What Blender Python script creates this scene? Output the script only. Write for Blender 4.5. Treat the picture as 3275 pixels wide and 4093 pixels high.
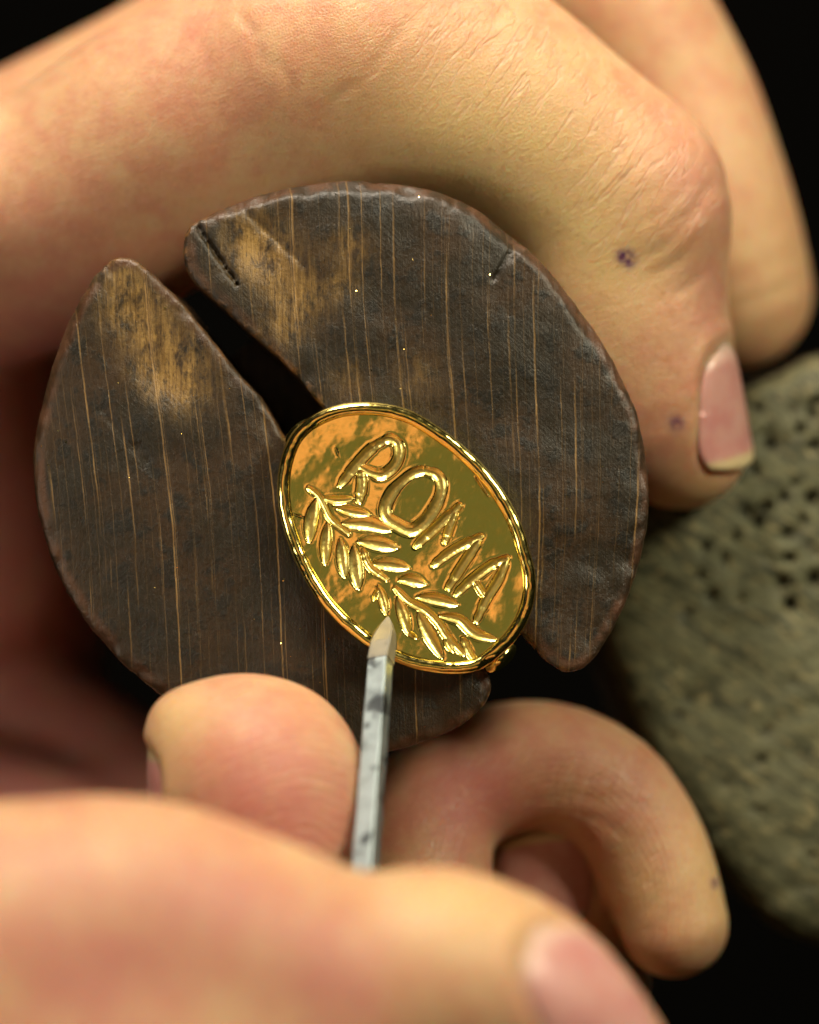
import bpy, math, random, itertools
import numpy as np
from mathutils import Vector, Matrix

random.seed(4); np.random.seed(4)
sc = bpy.context.scene
for o in list(bpy.data.objects): bpy.data.objects.remove(o, do_unlink=True)
COL = sc.collection
MM = 0.001                      # all shapes below are written in millimetres

# ------------------------------------------------------------------ camera
CAM_D = 350.0                   # mm from the lens to the plane of the clamp's front
PXMM = 0.1                      # one picture pixel is 0.1 mm at z = 0
cam = bpy.data.cameras.new('camera'); camo = bpy.data.objects.new('camera', cam); COL.objects.link(camo)
camo.location = (0, 0, CAM_D*MM); camo.rotation_euler = (0, 0, 0)
cam.sensor_fit = 'VERTICAL'; cam.sensor_height = 36.0; cam.sensor_width = 28.8
cam.lens = 36.0*CAM_D/(1024*PXMM)
cam.clip_start = 0.01; cam.clip_end = 10
cam.dof.use_dof = True; cam.dof.focus_distance = (CAM_D-1.0)*MM; cam.dof.aperture_fstop = 6.7
sc.camera = camo

# ------------------------------------------------------------------ world: a dark workshop
w = bpy.data.worlds.new('World'); sc.world = w; w.use_nodes = True
bg = w.node_tree.nodes['Background']; bg.inputs[0].default_value = (0.9, 1.0, 0.5, 1); bg.inputs[1].default_value = 0.005

# ------------------------------------------------------------------ lamps
def lamp(name, loc, target, size, power, color, size_y=None):
    l = bpy.data.lights.new(name, 'AREA'); l.energy = power; l.color = color
    l.shape = 'RECTANGLE'; l.size = size*MM; l.size_y = (size_y or size)*MM
    o = bpy.data.objects.new(name, l); COL.objects.link(o)
    o.location = Vector(loc)*MM
    o.rotation_euler = (Vector(target)-Vector(loc)).to_track_quat('-Z', 'Y').to_euler()
    return o
lamp('bench_lamp', (-40, 265, 105), (0, 5, 0), 95, 1.50, (1.0, 0.87, 0.69))
lamp('side_lamp', (205, 150, 185), (10, 0, -5), 80, 0.86, (1.0, 0.92, 0.67))
lamp('added_amber_light', (-74, 40, 335), (0, 0, 0), 60, 0.021, (1.0, 0.40, 0.20), 150)  # added light; the gold mirrors it as orange, in place of skin
lamp('added_amber_light', (92, -28, 330), (0, 0, 0), 34, 0.010, (1.0, 0.40, 0.20), 110)  # second added strip, for orange reflections from the right
lamp('added_olive_light', (10, 20, 430), (0, 0, 0), 230, 0.024, (1.0, 0.98, 0.46))  # added dim panel behind the lens, mirrored as olive in the gold
lamp('added_glint_light', (-190, -30, 150), (0, -10, 0), 55, 0.12, (1.0, 0.93, 0.76))  # added small light at the left, only for glints in the engraving

vs = sc.view_settings
vs.view_transform = 'Standard'; vs.look = 'None'; vs.exposure = 0.0; vs.gamma = 1.0; vs.use_curve_mapping = False
sc.render.engine = 'CYCLES'
sc.cycles.use_denoising = True
sc.cycles.max_bounces = 6; sc.cycles.glossy_bounces = 4; sc.cycles.diffuse_bounces = 3
sc.cycles.sample_clamp_indirect = 6.0
sc.cycles.use_adaptive_sampling = True; sc.cycles.adaptive_threshold = 0.035

# ------------------------------------------------------------------ helpers
def P(px, py, z):
    s = (CAM_D - z)/CAM_D*PXMM
    return np.array([(px-409.5)*s, (512-py)*s, z])

def catmull(pts, step):
    pts = np.asarray(pts, float)
    p = np.vstack([2*pts[0]-pts[1], pts, 2*pts[-1]-pts[-2]])
    out = []
    for i in range(1, len(p)-2):
        n = max(2, int(np.linalg.norm(p[i+1][:3]-p[i][:3])/step)+1)
        t = np.linspace(0, 1, n, endpoint=False)[:, None]
        a, b, c, d = p[i-1], p[i], p[i+1], p[i+2]
        out.append(0.5*((2*b)+(-a+c)*t+(2*a-5*b+4*c-d)*t**2+(-a+3*b-3*c+d)*t**3))
    out.append(p[-2][None])
    return np.vstack(out)

def smin(a, b, k):
    h = np.maximum(k-np.abs(a-b), 0)/k
    return np.minimum(a, b)-h*h*h*k/6
def smax(a, b, k): return -smin(-a, -b, k)

def hashf(ix, iy, iz, seed):
    n = (ix.astype(np.int64)*374761393+iy.astype(np.int64)*668265263+iz.astype(np.int64)*2147483647+seed*974634777) & 0xffffffff
    n = ((n ^ (n >> 13))*1274126177) & 0xffffffff
    n = n ^ (n >> 16)
    return (n & 0xffff).astype(np.float32)/32768.0-1.0
def vnoise(p, seed=0):
    f = np.floor(p); t = (p-f).astype(np.float32); t = t*t*(3-2*t); i = f.astype(np.int64)
    r = 0
    for dx in (0, 1):
        wx = t[..., 0] if dx else 1-t[..., 0]
        for dy in (0, 1):
            wy = t[..., 1] if dy else 1-t[..., 1]
            for dz in (0, 1):
                wz = t[..., 2] if dz else 1-t[..., 2]
                r = r+wx*wy*wz*hashf(i[..., 0]+dx, i[..., 1]+dy, i[..., 2]+dz, seed)
    return r
def fbm(p, oct=3, seed=0):
    r, a = 0, 1.0
    for o in range(oct):
        r = r+a*vnoise(p*(2**o), seed+o); a *= .5
    return r

class Field:
    """a block of space sampled as a distance field"""
    def __init__(self, lo, hi, h):
        self.lo = np.array(lo, float); self.h = h
        self.n = np.ceil((np.array(hi)-self.lo)/h).astype(int)+1
        self.ax = [self.lo[i]+h*np.arange(self.n[i]) for i in range(3)]
        self.d = np.full(self.n, 40.0, np.float32)
    def box(self, lo, hi):
        s = []
        for i in range(3):
            a = max(0, int(math.floor((lo[i]-self.lo[i])/self.h))); b = min(self.n[i], int(math.ceil((hi[i]-self.lo[i])/self.h))+1)
            s.append(slice(a, max(a, b)))
        return tuple(s)
    def pts(self, sl):
        return np.meshgrid(self.ax[0][sl[0]], self.ax[1][sl[1]], self.ax[2][sl[2]], indexing='ij', sparse=True)
    def sweep_field(self, pts, step=2.5, m=12, flat=None):
        q = catmull(pts, step); f = np.full(self.n, 40.0, np.float32)
        for a, b in zip(q[:-1], q[1:]):
            r = max(a[3], b[3])+m
            sl = self.box(np.minimum(a[:3], b[:3])-r, np.maximum(a[:3], b[:3])+r)
            if any(s.stop <= s.start for s in sl): continue
            X, Y, Z = self.pts(sl)
            dx, dy, dz = X-a[0], Y-a[1], Z-a[2]
            ab = b[:3]-a[:3]
            if flat is not None:
                n, k = flat; e = (k-1)*(dx*n[0]+dy*n[1]+dz*n[2])
                dx, dy, dz = dx+e*n[0], dy+e*n[1], dz+e*n[2]
                ab = ab+(k-1)*ab.dot(n)*n
            L = max(ab.dot(ab), 1e-9)
            t = np.clip((dx*ab[0]+dy*ab[1]+dz*ab[2])/L, 0, 1)
            dd = np.sqrt((dx-t*ab[0])**2+(dy-t*ab[1])**2+(dz-t*ab[2])**2)-(a[3]+(b[3]-a[3])*t)
            f[sl] = np.minimum(f[sl], dd)
        return f
    def add(self, pts, k=4, **kw): self.d = smin(self.d, self.sweep_field(pts, **kw), k)
    def cut(self, pts, k=1.0, **kw): self.d = smax(self.d, -self.sweep_field(pts, m=4, **kw), k)
    def sample(self, p):
        g = (np.asarray(p)-self.lo)/self.h
        g = np.clip(g, 0, self.n-1.001); i = g.astype(int); t = g-i
        r = 0
        for c in itertools.product((0, 1), repeat=3):
            wgt = np.prod([t[..., k] if c[k] else 1-t[..., k] for k in range(3)], axis=0)
            r = r+wgt*self.d[i[..., 0]+c[0], i[..., 1]+c[1], i[..., 2]+c[2]]
        return r
    def surface(self, smooth=2):
        d, h = self.d, self.h; s = d < 0; nx, ny, nz = d.shape
        offs = list(itertools.product((0, 1), repeat=3))
        cnt = np.zeros((nx-1, ny-1, nz-1), np.uint8)
        for i, j, k in offs: cnt += s[i:nx-1+i, j:ny-1+j, k:nz-1+k]
        act = (cnt > 0) & (cnt < 8)
        ci = np.argwhere(act); n = len(ci)
        idx = np.full(act.shape, -1, np.int32); idx[act] = np.arange(n)
        val = {o: d[ci[:, 0]+o[0], ci[:, 1]+o[1], ci[:, 2]+o[2]] for o in offs}
        acc = np.zeros((n, 3)); c = np.zeros(n)
        for a in offs:
            for ax in range(3):
                if a[ax]: continue
                b = list(a); b[ax] = 1; b = tuple(b)
                va, vb = val[a], val[b]; mk = (va < 0) != (vb < 0)
                t = np.where(mk, va/np.where(mk, va-vb, 1), 0)
                pos = np.array(a, float)[None].repeat(n, 0); pos[:, ax] += t
                acc += pos*mk[:, None]; c += mk
        v = self.lo+h*(ci+acc/c[:, None])
        quads = []
        for ax in range(3):
            u, w_ = (ax+1) % 3, (ax+2) % 3
            s0 = np.moveaxis(s, (ax, u, w_), (0, 1, 2)); id0 = np.moveaxis(idx, (ax, u, w_), (0, 1, 2))
            ch = s0[:-1, 1:-1, 1:-1] != s0[1:, 1:-1, 1:-1]
            e = np.argwhere(ch); ins = s0[:-1, 1:-1, 1:-1][ch]
            i, j, k = e[:, 0], e[:, 1]+1, e[:, 2]+1
            q = np.stack([id0[i, j-1, k-1], id0[i, j, k-1], id0[i, j, k], id0[i, j-1, k]], 1)
            q[~ins] = q[~ins][:, ::-1]
            quads.append(q)
        f = np.vstack(quads)
        e = np.vstack([f[:, [0, 1]], f[:, [1, 2]], f[:, [2, 3]], f[:, [3, 0]]])
        for _ in range(smooth):
            deg = np.bincount(e[:, 0], minlength=n)+np.bincount(e[:, 1], minlength=n)
            nv = np.stack([np.bincount(e[:, 0], v[e[:, 1], a], n)+np.bincount(e[:, 1], v[e[:, 0], a], n) for a in range(3)], 1)
            v = v*.5+.5*nv/np.maximum(deg, 1)[:, None]
        return v, f

def mesh_obj(name, v, f, mat, parent=None, attrs=None, smooth=True):
    v = np.asarray(v, float); me = bpy.data.meshes.new(name)
    if isinstance(f, np.ndarray):
        k = f.shape[1]
        me.vertices.add(len(v)); me.vertices.foreach_set('co', (v*MM).ravel())
        me.loops.add(f.size); me.loops.foreach_set('vertex_index', f.ravel().astype(np.int32))
        me.polygons.add(len(f)); me.polygons.foreach_set('loop_start', (np.arange(len(f))*k).astype(np.int32))
        try: me.polygons.foreach_set('loop_total', np.full(len(f), k, np.int32))
        except Exception: pass
        me.update(calc_edges=True); me.validate()
    else:
        me.from_pydata([tuple(x*MM) for x in v], [], f); me.update()
    if smooth: me.polygons.foreach_set('use_smooth', np.ones(len(me.polygons), bool))
    for k_, a in (attrs or {}).items():
        at = me.attributes.new(k_, 'FLOAT', 'POINT'); at.data.foreach_set('value', np.asarray(a, np.float32))
    if mat: me.materials.append(mat)
    o = bpy.data.objects.new(name, me); COL.objects.link(o)
    if parent: o.parent = parent
    return o
def tag(o, label=None, cat=None, group=None, kind=None):
    if label: o['label'] = label
    if cat: o['category'] = cat
    if group: o['group'] = group
    if kind: o['kind'] = kind
    return o
def empty(name, loc=(0, 0, 0)):
    o = bpy.data.objects.new(name, None); COL.objects.link(o); o.empty_display_size = .005
    return o

# --- small node language
class NT:
    def __init__(self, name):
        self.m = bpy.data.materials.new(name); self.m.use_nodes = True
        self.t = self.m.node_tree; self.b = self.t.nodes['Principled BSDF']
        tc = self.t.nodes.new('ShaderNodeTexCoord')
        self.co = self.vm('SCALE', tc.outputs['Object'], s=1000.0)     # object space in mm
    def n(self, ty, **kw):
        x = self.t.nodes.new(ty)
        for k, v in kw.items(): setattr(x, k, v)
        return x
    def put(self, sock, v):
        if hasattr(v, 'is_linked') or isinstance(v, bpy.types.NodeSocket): self.t.links.new(v, sock)
        elif isinstance(v, (tuple, list)) and len(v) == 3 and sock.type == 'RGBA': sock.default_value = (*v, 1)
        else: sock.default_value = v
    def vm(self, op, a, b=None, s=None):
        x = self.n('ShaderNodeVectorMath', operation=op); self.put(x.inputs[0], a)
        if b is not None: self.put(x.inputs[1], b)
        if s is not None: self.put(x.inputs['Scale'], s)
        return x.outputs[0]
    def ma(self, op, a, b=0.0, c=None, clamp=False):
        x = self.n('ShaderNodeMath', operation=op, use_clamp=clamp); self.put(x.inputs[0], a); self.put(x.inputs[1], b)
        if c is not None: self.put(x.inputs[2], c)
        return x.outputs[0]
    def attr(self, name): return self.n('ShaderNodeAttribute', attribute_name=name).outputs['Fac']
    def noise(self, scale, detail=3, rough=.55, vec=None, stretch=None, dist=0.0):
        vec = vec or self.co
        if stretch: vec = self.vm('MULTIPLY', vec, stretch)
        x = self.n('ShaderNodeTexNoise'); self.put(x.inputs['Vector'], vec)
        x.inputs['Scale'].default_value = scale; x.inputs['Detail'].default_value = detail
        x.inputs['Roughness'].default_value = rough; x.inputs['Distortion'].default_value = dist
        return x.outputs['Fac']
    def voro(self, scale, feature='F1', vec=None, out='Distance', rnd=1.0, stretch=None):
        vec = vec or self.co
        if stretch: vec = self.vm('MULTIPLY', vec, stretch)
        x = self.n('ShaderNodeTexVoronoi', feature=feature); self.put(x.inputs['Vector'], vec)
        x.inputs['Scale'].default_value = scale; x.inputs['Randomness'].default_value = rnd
        return x.outputs[out]
    def rot(self, ang, vec=None):
        x = self.n('ShaderNodeVectorRotate', rotation_type='Z_AXIS'); self.put(x.inputs['Vector'], vec or self.co)
        x.inputs['Angle'].default_value = ang; return x.outputs[0]
    def step(self, x, lo, hi, a=0.0, b=1.0):
        r = self.n('ShaderNodeMapRange', interpolation_type='SMOOTHSTEP'); self.put(r.inputs['Value'], x)
        r.inputs['From Min'].default_value = lo; r.inputs['From Max'].default_value = hi
        r.inputs['To Min'].default_value = a; r.inputs['To Max'].default_value = b
        return r.outputs[0]
    def mix(self, f, a, b, mode='MIX'):
        x = self.n('ShaderNodeMix', data_type='RGBA', blend_type=mode)
        self.put(x.inputs[0], f); self.put(x.inputs[6], a); self.put(x.inputs[7], b)
        return x.outputs[2]
    def bump(self, h, dist, strength=1.0, normal=None):
        x = self.n('ShaderNodeBump'); self.put(x.inputs['Height'], h)
        x.inputs['Distance'].default_value = dist*MM; x.inputs['Strength'].default_value = strength
        if normal: self.put(x.inputs['Normal'], normal)
        return x.outputs[0]
    def set(self, **kw):
        for k, v in kw.items(): self.put(self.b.inputs[k.replace('_', ' ')], v)
        return self.m

# ------------------------------------------------------------------ materials
def skin_material():
    t = NT('skin')
    n1 = t.noise(.085, 3, .6); n2 = t.noise(.33, 3, .6); n3 = t.noise(1.3, 3, .6)
    red, yel, drk = t.attr('red'), t.attr('yel'), t.attr('dark')
    c = t.mix(t.step(n1, .35, .7), (.53, .325, .18), (.53, .28, .16))
    c = t.mix(t.ma('MULTIPLY', t.step(n2, .45, .68), .55), c, (.47, .20, .125))
    c = t.mix(t.ma('MULTIPLY', t.step(n2, .5, .30), .45), c, (.54, .38, .21))
    c = t.mix(t.ma('MULTIPLY', red, t.step(n2, .1, .6, .55, 1.0), clamp=True), c, (.45, .165, .135))
    c = t.mix(t.ma('MULTIPLY', yel, t.step(n2, .2, .6, .6, 1.0), clamp=True), c, (.57, .41, .19))
    c = t.mix(t.ma('MULTIPLY', t.step(n3, .52, .72), .34), c, (.58, .34, .23))
    c = t.mix(t.ma('MULTIPLY', t.step(n3, .46, .28), .26), c, (.36, .18, .09))
    c = t.mix(t.ma('MULTIPLY', drk, t.step(n3, .25, .55), clamp=True), c, (.10, .03, .09))
    gr_ = t.step(t.noise(.55, 4, .7, dist=.4), .60, .74)
    c = t.mix(t.ma('MULTIPLY', gr_, .30), c, (.38, .20, .13))
    # relief: pores, crossing skin lines, crease bundles, finger ridges
    pores = t.voro(3.0, 'DISTANCE_TO_EDGE'); lines = t.noise(1.1, 3, .6, vec=t.rot(.75), stretch=(3.2, .35, 1.5))
    lines2 = t.noise(1.1, 2, .6, vec=t.rot(-.35), stretch=(.3, 3.0, 1.5))
    wr = t.attr('wrinkle')
    wl = t.step(t.ma('ABSOLUTE', t.ma('SUBTRACT', t.noise(.8, 2, .5, vec=t.rot(.62), stretch=(.9, .08, .5), dist=.15), .5)), 0, .03)
    ridge = t.ma('MULTIPLY', t.ma('SINE', t.ma('ADD', t.attr('ridge'), t.ma('MULTIPLY', t.noise(.30, 2), 12.0))), t.attr('ridgemask'))
    hgt = t.ma('ADD', t.ma('MULTIPLY', t.step(pores, 0, .25), .30), t.ma('ADD', t.ma('MULTIPLY', lines, .8), t.ma('MULTIPLY', lines2, .55)))
    hgt = t.ma('ADD', hgt, t.ma('MULTIPLY', wl, t.ma('MULTIPLY', wr, 1.05)))
    hgt = t.ma('ADD', hgt, t.ma('MULTIPLY', ridge, .30))
    c = t.mix(t.ma('MULTIPLY', t.ma('MULTIPLY', t.step(wl, 1, .2), wr), .25), c, (.62, .40, .29))
    rough = t.step(n3, .3, .7, .29, .44)
    t.b.subsurface_method = 'RANDOM_WALK'
    return t.set(Base_Color=c, Roughness=rough, Normal=t.bump(hgt, .13, .75), Subsurface_Weight=.8, Subsurface_Scale=MM,
                 Subsurface_Radius=(2.4, .65, .28), Specular_IOR_Level=.5, IOR=1.4)
def nail_material():
    t = NT('nail'); u = t.attr('u'); v = t.attr('v')
    uu = t.ma('ADD', u, t.ma('MULTIPLY', t.ma('MULTIPLY', v, v), -.10))
    c = t.mix(t.step(t.noise(.35, 2), .35, .7), (.52, .275, .235), (.48, .21, .19))
    c = t.mix(t.step(uu, -.62, -.95), c, (.55, .38, .31))
    c = t.mix(t.step(uu, .72, .86), c, (.55, .43, .24))
    st = t.ma('SINE', t.ma('ADD', t.ma('MULTIPLY', v, 38.0), t.noise(.6, 2)))
    return t.set(Base_Color=c, Roughness=.36, Specular_IOR_Level=.42, Subsurface_Weight=.4, Subsurface_Scale=MM, Subsurface_Radius=(.8, .35, .2),
                 Normal=t.bump(st, .012, .6), Coat_Weight=.08, Coat_Roughness=.3)
def clamp_material():
    t = NT('dark_hardwood')
    gu = t.attr('grain')
    gv = t.n('ShaderNodeCombineXYZ'); sp = t.n('ShaderNodeSeparateXYZ'); t.put(sp.inputs[0], t.co)
    wob = t.ma('MULTIPLY', t.ma('SUBTRACT', t.noise(.6, 3, .6, stretch=(1, .5, 1)), .5), .28)
    g = t.ma('ADD', gu, wob); t.put(gv.inputs[0], g)
    def lines(scale, wdt, seed):
        v1 = t.n('ShaderNodeTexVoronoi', feature='DISTANCE_TO_EDGE', voronoi_dimensions='1D')
        t.put(v1.inputs['W'], t.ma('ADD', g, seed)); v1.inputs['Scale'].default_value = scale
        m = t.step(v1.outputs['Distance'], wdt*scale, wdt*scale*.35)
        br = t.n('ShaderNodeCombineXYZ'); t.put(br.inputs[0], t.ma('MULTIPLY', g, .9)); t.put(br.inputs[1], t.ma('MULTIPLY', sp.outputs[1], .055)); t.put(br.inputs[2], seed)
        nb = t.noise(1.0, 2, .6, vec=br.outputs[0])
        return t.ma('MULTIPLY', m, t.step(nb, .42, .62))
    L = t.ma('MAXIMUM', t.ma('MAXIMUM', lines(.24, .12, 3.3), t.ma('MULTIPLY', lines(.5, .08, 17.1), .55)), t.ma('MULTIPLY', lines(1.1, .06, 41.7), .22))
    n1 = t.noise(.10, 4, .6); n2 = t.noise(.40, 4, .65); n3 = t.noise(2.4, 4, .72)
    fib = t.noise(1.0, 4, .7, vec=gv.outputs[0]); fib = t.noise(1.4, 3, .7, stretch=(2.2, .10, 1))
    c = t.mix(t.step(n1, .40, .58), (.013, .0098, .0045), (.029, .0160, .0065))
    c = t.mix(t.ma('MULTIPLY', t.step(n2, .48, .62), .85), c, (.008, .0085, .0065))
    c = t.mix(t.ma('MULTIPLY', t.step(fib, .54, .75), .30), c, (.055, .034, .02))
    c = t.mix(t.ma('MULTIPLY', t.step(n3, .58, .78), .4), c, (.007, .006, .005))
    wear = t.attr('wear')
    wm = t.ma('MULTIPLY', wear, t.step(t.noise(.55, 4, .7, stretch=(1.6, .7, 1), dist=.4), .30, .62), clamp=True)
    c = t.mix(wm, c, t.mix(t.step(fib, .3, .7), (.11, .06, .016), (.28, .17, .05)))
    c = t.mix(t.ma('MULTIPLY', L, t.step(t.noise(.16, 2), .35, .65, .35, .75)), c, t.mix(t.step(n2, .3, .7), (.22, .12, .035), (.36, .22, .075)))
    por = t.voro(1.0, 'F1', stretch=(3.4, .8, 1)); fl = t.noise(3.2, 3, .75, stretch=(1.6, .35, 1))
    c = t.mix(t.ma('MULTIPLY', t.step(por, .26, .12), .6), c, (.006, .005, .004))
    c = t.mix(t.ma('MULTIPLY', t.step(fl, .58, .72), .45), c, (.075, .052, .034))
    edge = t.attr('edge')
    c = t.mix(t.ma('MULTIPLY', edge, t.step(n2, .38, .60, .15, .9), clamp=True), c, (.075, .034, .017))
    inner = t.attr('inner')
    c = t.mix(t.ma('MULTIPLY', inner, t.step(t.noise(.7, 3, .7), .42, .62), clamp=True), c, (.19, .085, .024))
    sc1 = t.noise(1.2, 3, .7, vec=t.rot(.9), stretch=(3.5, .15, 1)); sc2 = t.noise(1.2, 3, .7, vec=t.rot(-.8), stretch=(3.5, .15, 1))
    h = t.ma('ADD', t.ma('MULTIPLY', n3, .8), t.ma('ADD', t.ma('MULTIPLY', fib, .35), t.ma('ADD', t.ma('MULTIPLY', sc1, t.step(n2, .45, .7, 0, .8)), t.ma('MULTIPLY', sc2, t.step(n1, .6, .35, 0, .6)))))
    h = t.ma('SUBTRACT', h, t.ma('MULTIPLY', L, .35)); h = t.ma('ADD', h, t.ma('MULTIPLY', n2, .18)); h = t.ma('ADD', h, t.ma('MULTIPLY', fl, .5))
    rough = t.step(t.ma('ADD', n3, t.ma('MULTIPLY', sc1, .6)), .5, 1.1, .30, .52)
    return t.set(Base_Color=c, Roughness=rough, Specular_IOR_Level=.45, Normal=t.bump(h, .115, .7))
def gold_material(name, wav=.0, rough=.13):
    t = NT(name)
    n = t.noise(1.3, 4, .65); n2 = t.noise(.33, 2, .5)
    scr = t.noise(2.0, 2, .6, vec=t.rot(.5), stretch=(4, .12, 1))
    c = t.mix(t.step(n, .4, .7), (.98, .80, .25), (.96, .75, .21))
    h = t.ma('ADD', t.ma('MULTIPLY', n, .5), t.ma('MULTIPLY', scr, .10))
    nn = t.bump(h, .008+wav, .5)
    rg = t.ma('ADD', t.step(n, .35, .7, rough*.8, rough*1.4), t.ma('MULTIPLY', t.attr('cut'), .25))
    return t.set(Base_Color=c, Metallic=1.0, Roughness=rg, Normal=nn)
def steel_material(name, base, rough, spots):
    t = NT(name)
    n = t.noise(.5, 4, .7); s = t.noise(.34, 2, .5, stretch=(1, 1, 1)); br = t.noise(3.0, 2, .6, stretch=(.2, 4, 1))
    c = t.mix(t.ma('MULTIPLY', t.step(s, .56, .68), spots), base, (.07, .08, .09))
    c = t.mix(t.ma('MULTIPLY', t.step(n, .6, .75), .4), c, (.10, .08, .06))
    return t.set(Base_Color=c, Metallic=.85, Roughness=t.step(n, .3, .7, rough, rough+.2), Normal=t.bump(br, .03, .5))
def pin_material():
    t = NT('bench_pin_wood')
    r = t.rot(.55)
    g = t.noise(.55, 4, .65, vec=r, stretch=(.28, 1.6, 1), dist=.5); n1 = t.noise(.16, 3, .6); n2 = t.noise(.75, 4, .7); n4 = t.noise(1.1, 3, .6, vec=r, stretch=(.5, 1.5, 1))
    c = t.mix(t.step(g, .38, .60), (.033, .035, .017), (.122, .122, .064))
    c = t.mix(t.ma('MULTIPLY', t.step(n1, .42, .66), .6), c, (.095, .094, .050))
    c = t.mix(t.ma('MULTIPLY', t.step(n4, .55, .66), .65), c, (.27, .22, .10))
    c = t.mix(t.ma('MULTIPLY', t.step(n2, .44, .30), .85), c, (.028, .029, .014))
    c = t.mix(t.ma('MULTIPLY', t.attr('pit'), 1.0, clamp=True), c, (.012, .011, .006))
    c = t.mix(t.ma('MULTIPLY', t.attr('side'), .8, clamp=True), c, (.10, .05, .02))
    h = t.ma('ADD', g, t.ma('MULTIPLY', n2, .8))
    return t.set(Base_Color=c, Roughness=.62, Specular_IOR_Level=.35, Normal=t.bump(h, .3, .7))
def cloth_material():
    t = NT('dark_bench_cloth')
    return t.set(Base_Color=t.mix(t.noise(.05, 3), (.0010, .0009, .0008), (.0016, .0014, .0010)), Roughness=.95, Specular_IOR_Level=.05)
M_SKIN, M_NAIL, M_CLAMP = skin_material(), nail_material(), clamp_material()
M_GOLD, M_GOLD_RIM = gold_material('engraved_gold', .0, .075), gold_material('polished_gold', .0, .14)
M_STEEL, M_TIP = steel_material('steel', (.37, .44, .47), .34, .98), steel_material('ground_steel', (.27, .255, .215), .5, .1)
M_PIN, M_CLOTH = pin_material(), cloth_material()

# ------------------------------------------------------------------ the bench far below
v = np.array([(-900, -900, -260), (900, -900, -260), (900, 900, -260), (-900, 900, -260)], float)
tag(mesh_obj('bench_surface', v, [(0, 1, 2, 3)], M_CLOTH), 'black bench surface far below the hands', kind='structure')

# ------------------------------------------------------------------ polygons in the plane of the clamp
def resample(poly, step, closed=True, smooth=0):
    p = np.asarray(poly, float)
    if closed: p = np.vstack([p, p[:1]])
    seg = np.linalg.norm(np.diff(p, axis=0), axis=1); L = np.concatenate([[0], np.cumsum(seg)])
    n = int(L[-1]/step); s = np.linspace(0, L[-1], n, endpoint=not closed)
    q = np.stack([np.interp(s, L, p[:, i]) for i in range(p.shape[1])], 1)
    for _ in range(smooth):
        q = .5*q+.25*(np.roll(q, 1, 0)+np.roll(q, -1, 0))
    return q
def poly_sdf(X, Y, poly):
    d = np.full(X.shape, 1e9); ins = np.zeros(X.shape, bool)
    a = poly; b = np.roll(poly, -1, 0)
    for (ax, ay), (bx, by) in zip(a, b):
        ex, ey = bx-ax, by-ay; wx, wy = X-ax, Y-ay
        t = np.clip((wx*ex+wy*ey)/(ex*ex+ey*ey+1e-12), 0, 1)
        d = np.minimum(d, (wx-t*ex)**2+(wy-t*ey)**2)
        c = (ay > Y) != (by > Y)
        ins ^= c & (X < ex*(Y-ay)/(ey if abs(ey) > 1e-12 else 1e-12)+ax)
    return np.where(ins, -1, 1)*np.sqrt(d)
def disp(pts, z=0): # photograph positions (1725-wide view) to mm
    k = 819/1725
    return np.array([P(x*k, y*k, z)[:2] for x, y in pts])

# ------------------------------------------------------------------ ring clamp: two jaws on a handle
LEFT = [(250,535),(222,552),(195,580),(140,670),(102,780),(78,880),(65,960),(72,1050),(92,1140),(128,1230),(180,1315),(250,1395),(330,1462),(450,1535),(600,1585),(740,1596),(830,1585),(930,1555),(1005,1508),(1036,1462),(1042,1436),(1020,1408),(880,1250),(720,1062),(618,942),(585,905),(574,878),(545,832),(500,788),(440,708),(370,622),(305,558),(272,536)]
RIGHT = [(385,490),(392,476),(430,452),(500,420),(600,390),(700,375),(760,374),(850,382),(930,400),(1020,446),(1100,512),(1180,592),(1250,690),(1302,772),(1340,860),(1360,950),(1368,1040),(1365,1110),(1345,1200),(1310,1290),(1262,1378),(1232,1408),(1206,1424),(1180,1416),(1140,1388),(1108,1350),(980,1200),(820,1016),(690,868),(600,768),(500,680),(425,610),(392,582),(386,540)]
SLOT_DIR = np.array([.665, -.747])      # along the slot, from the upper left to the lower right

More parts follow.
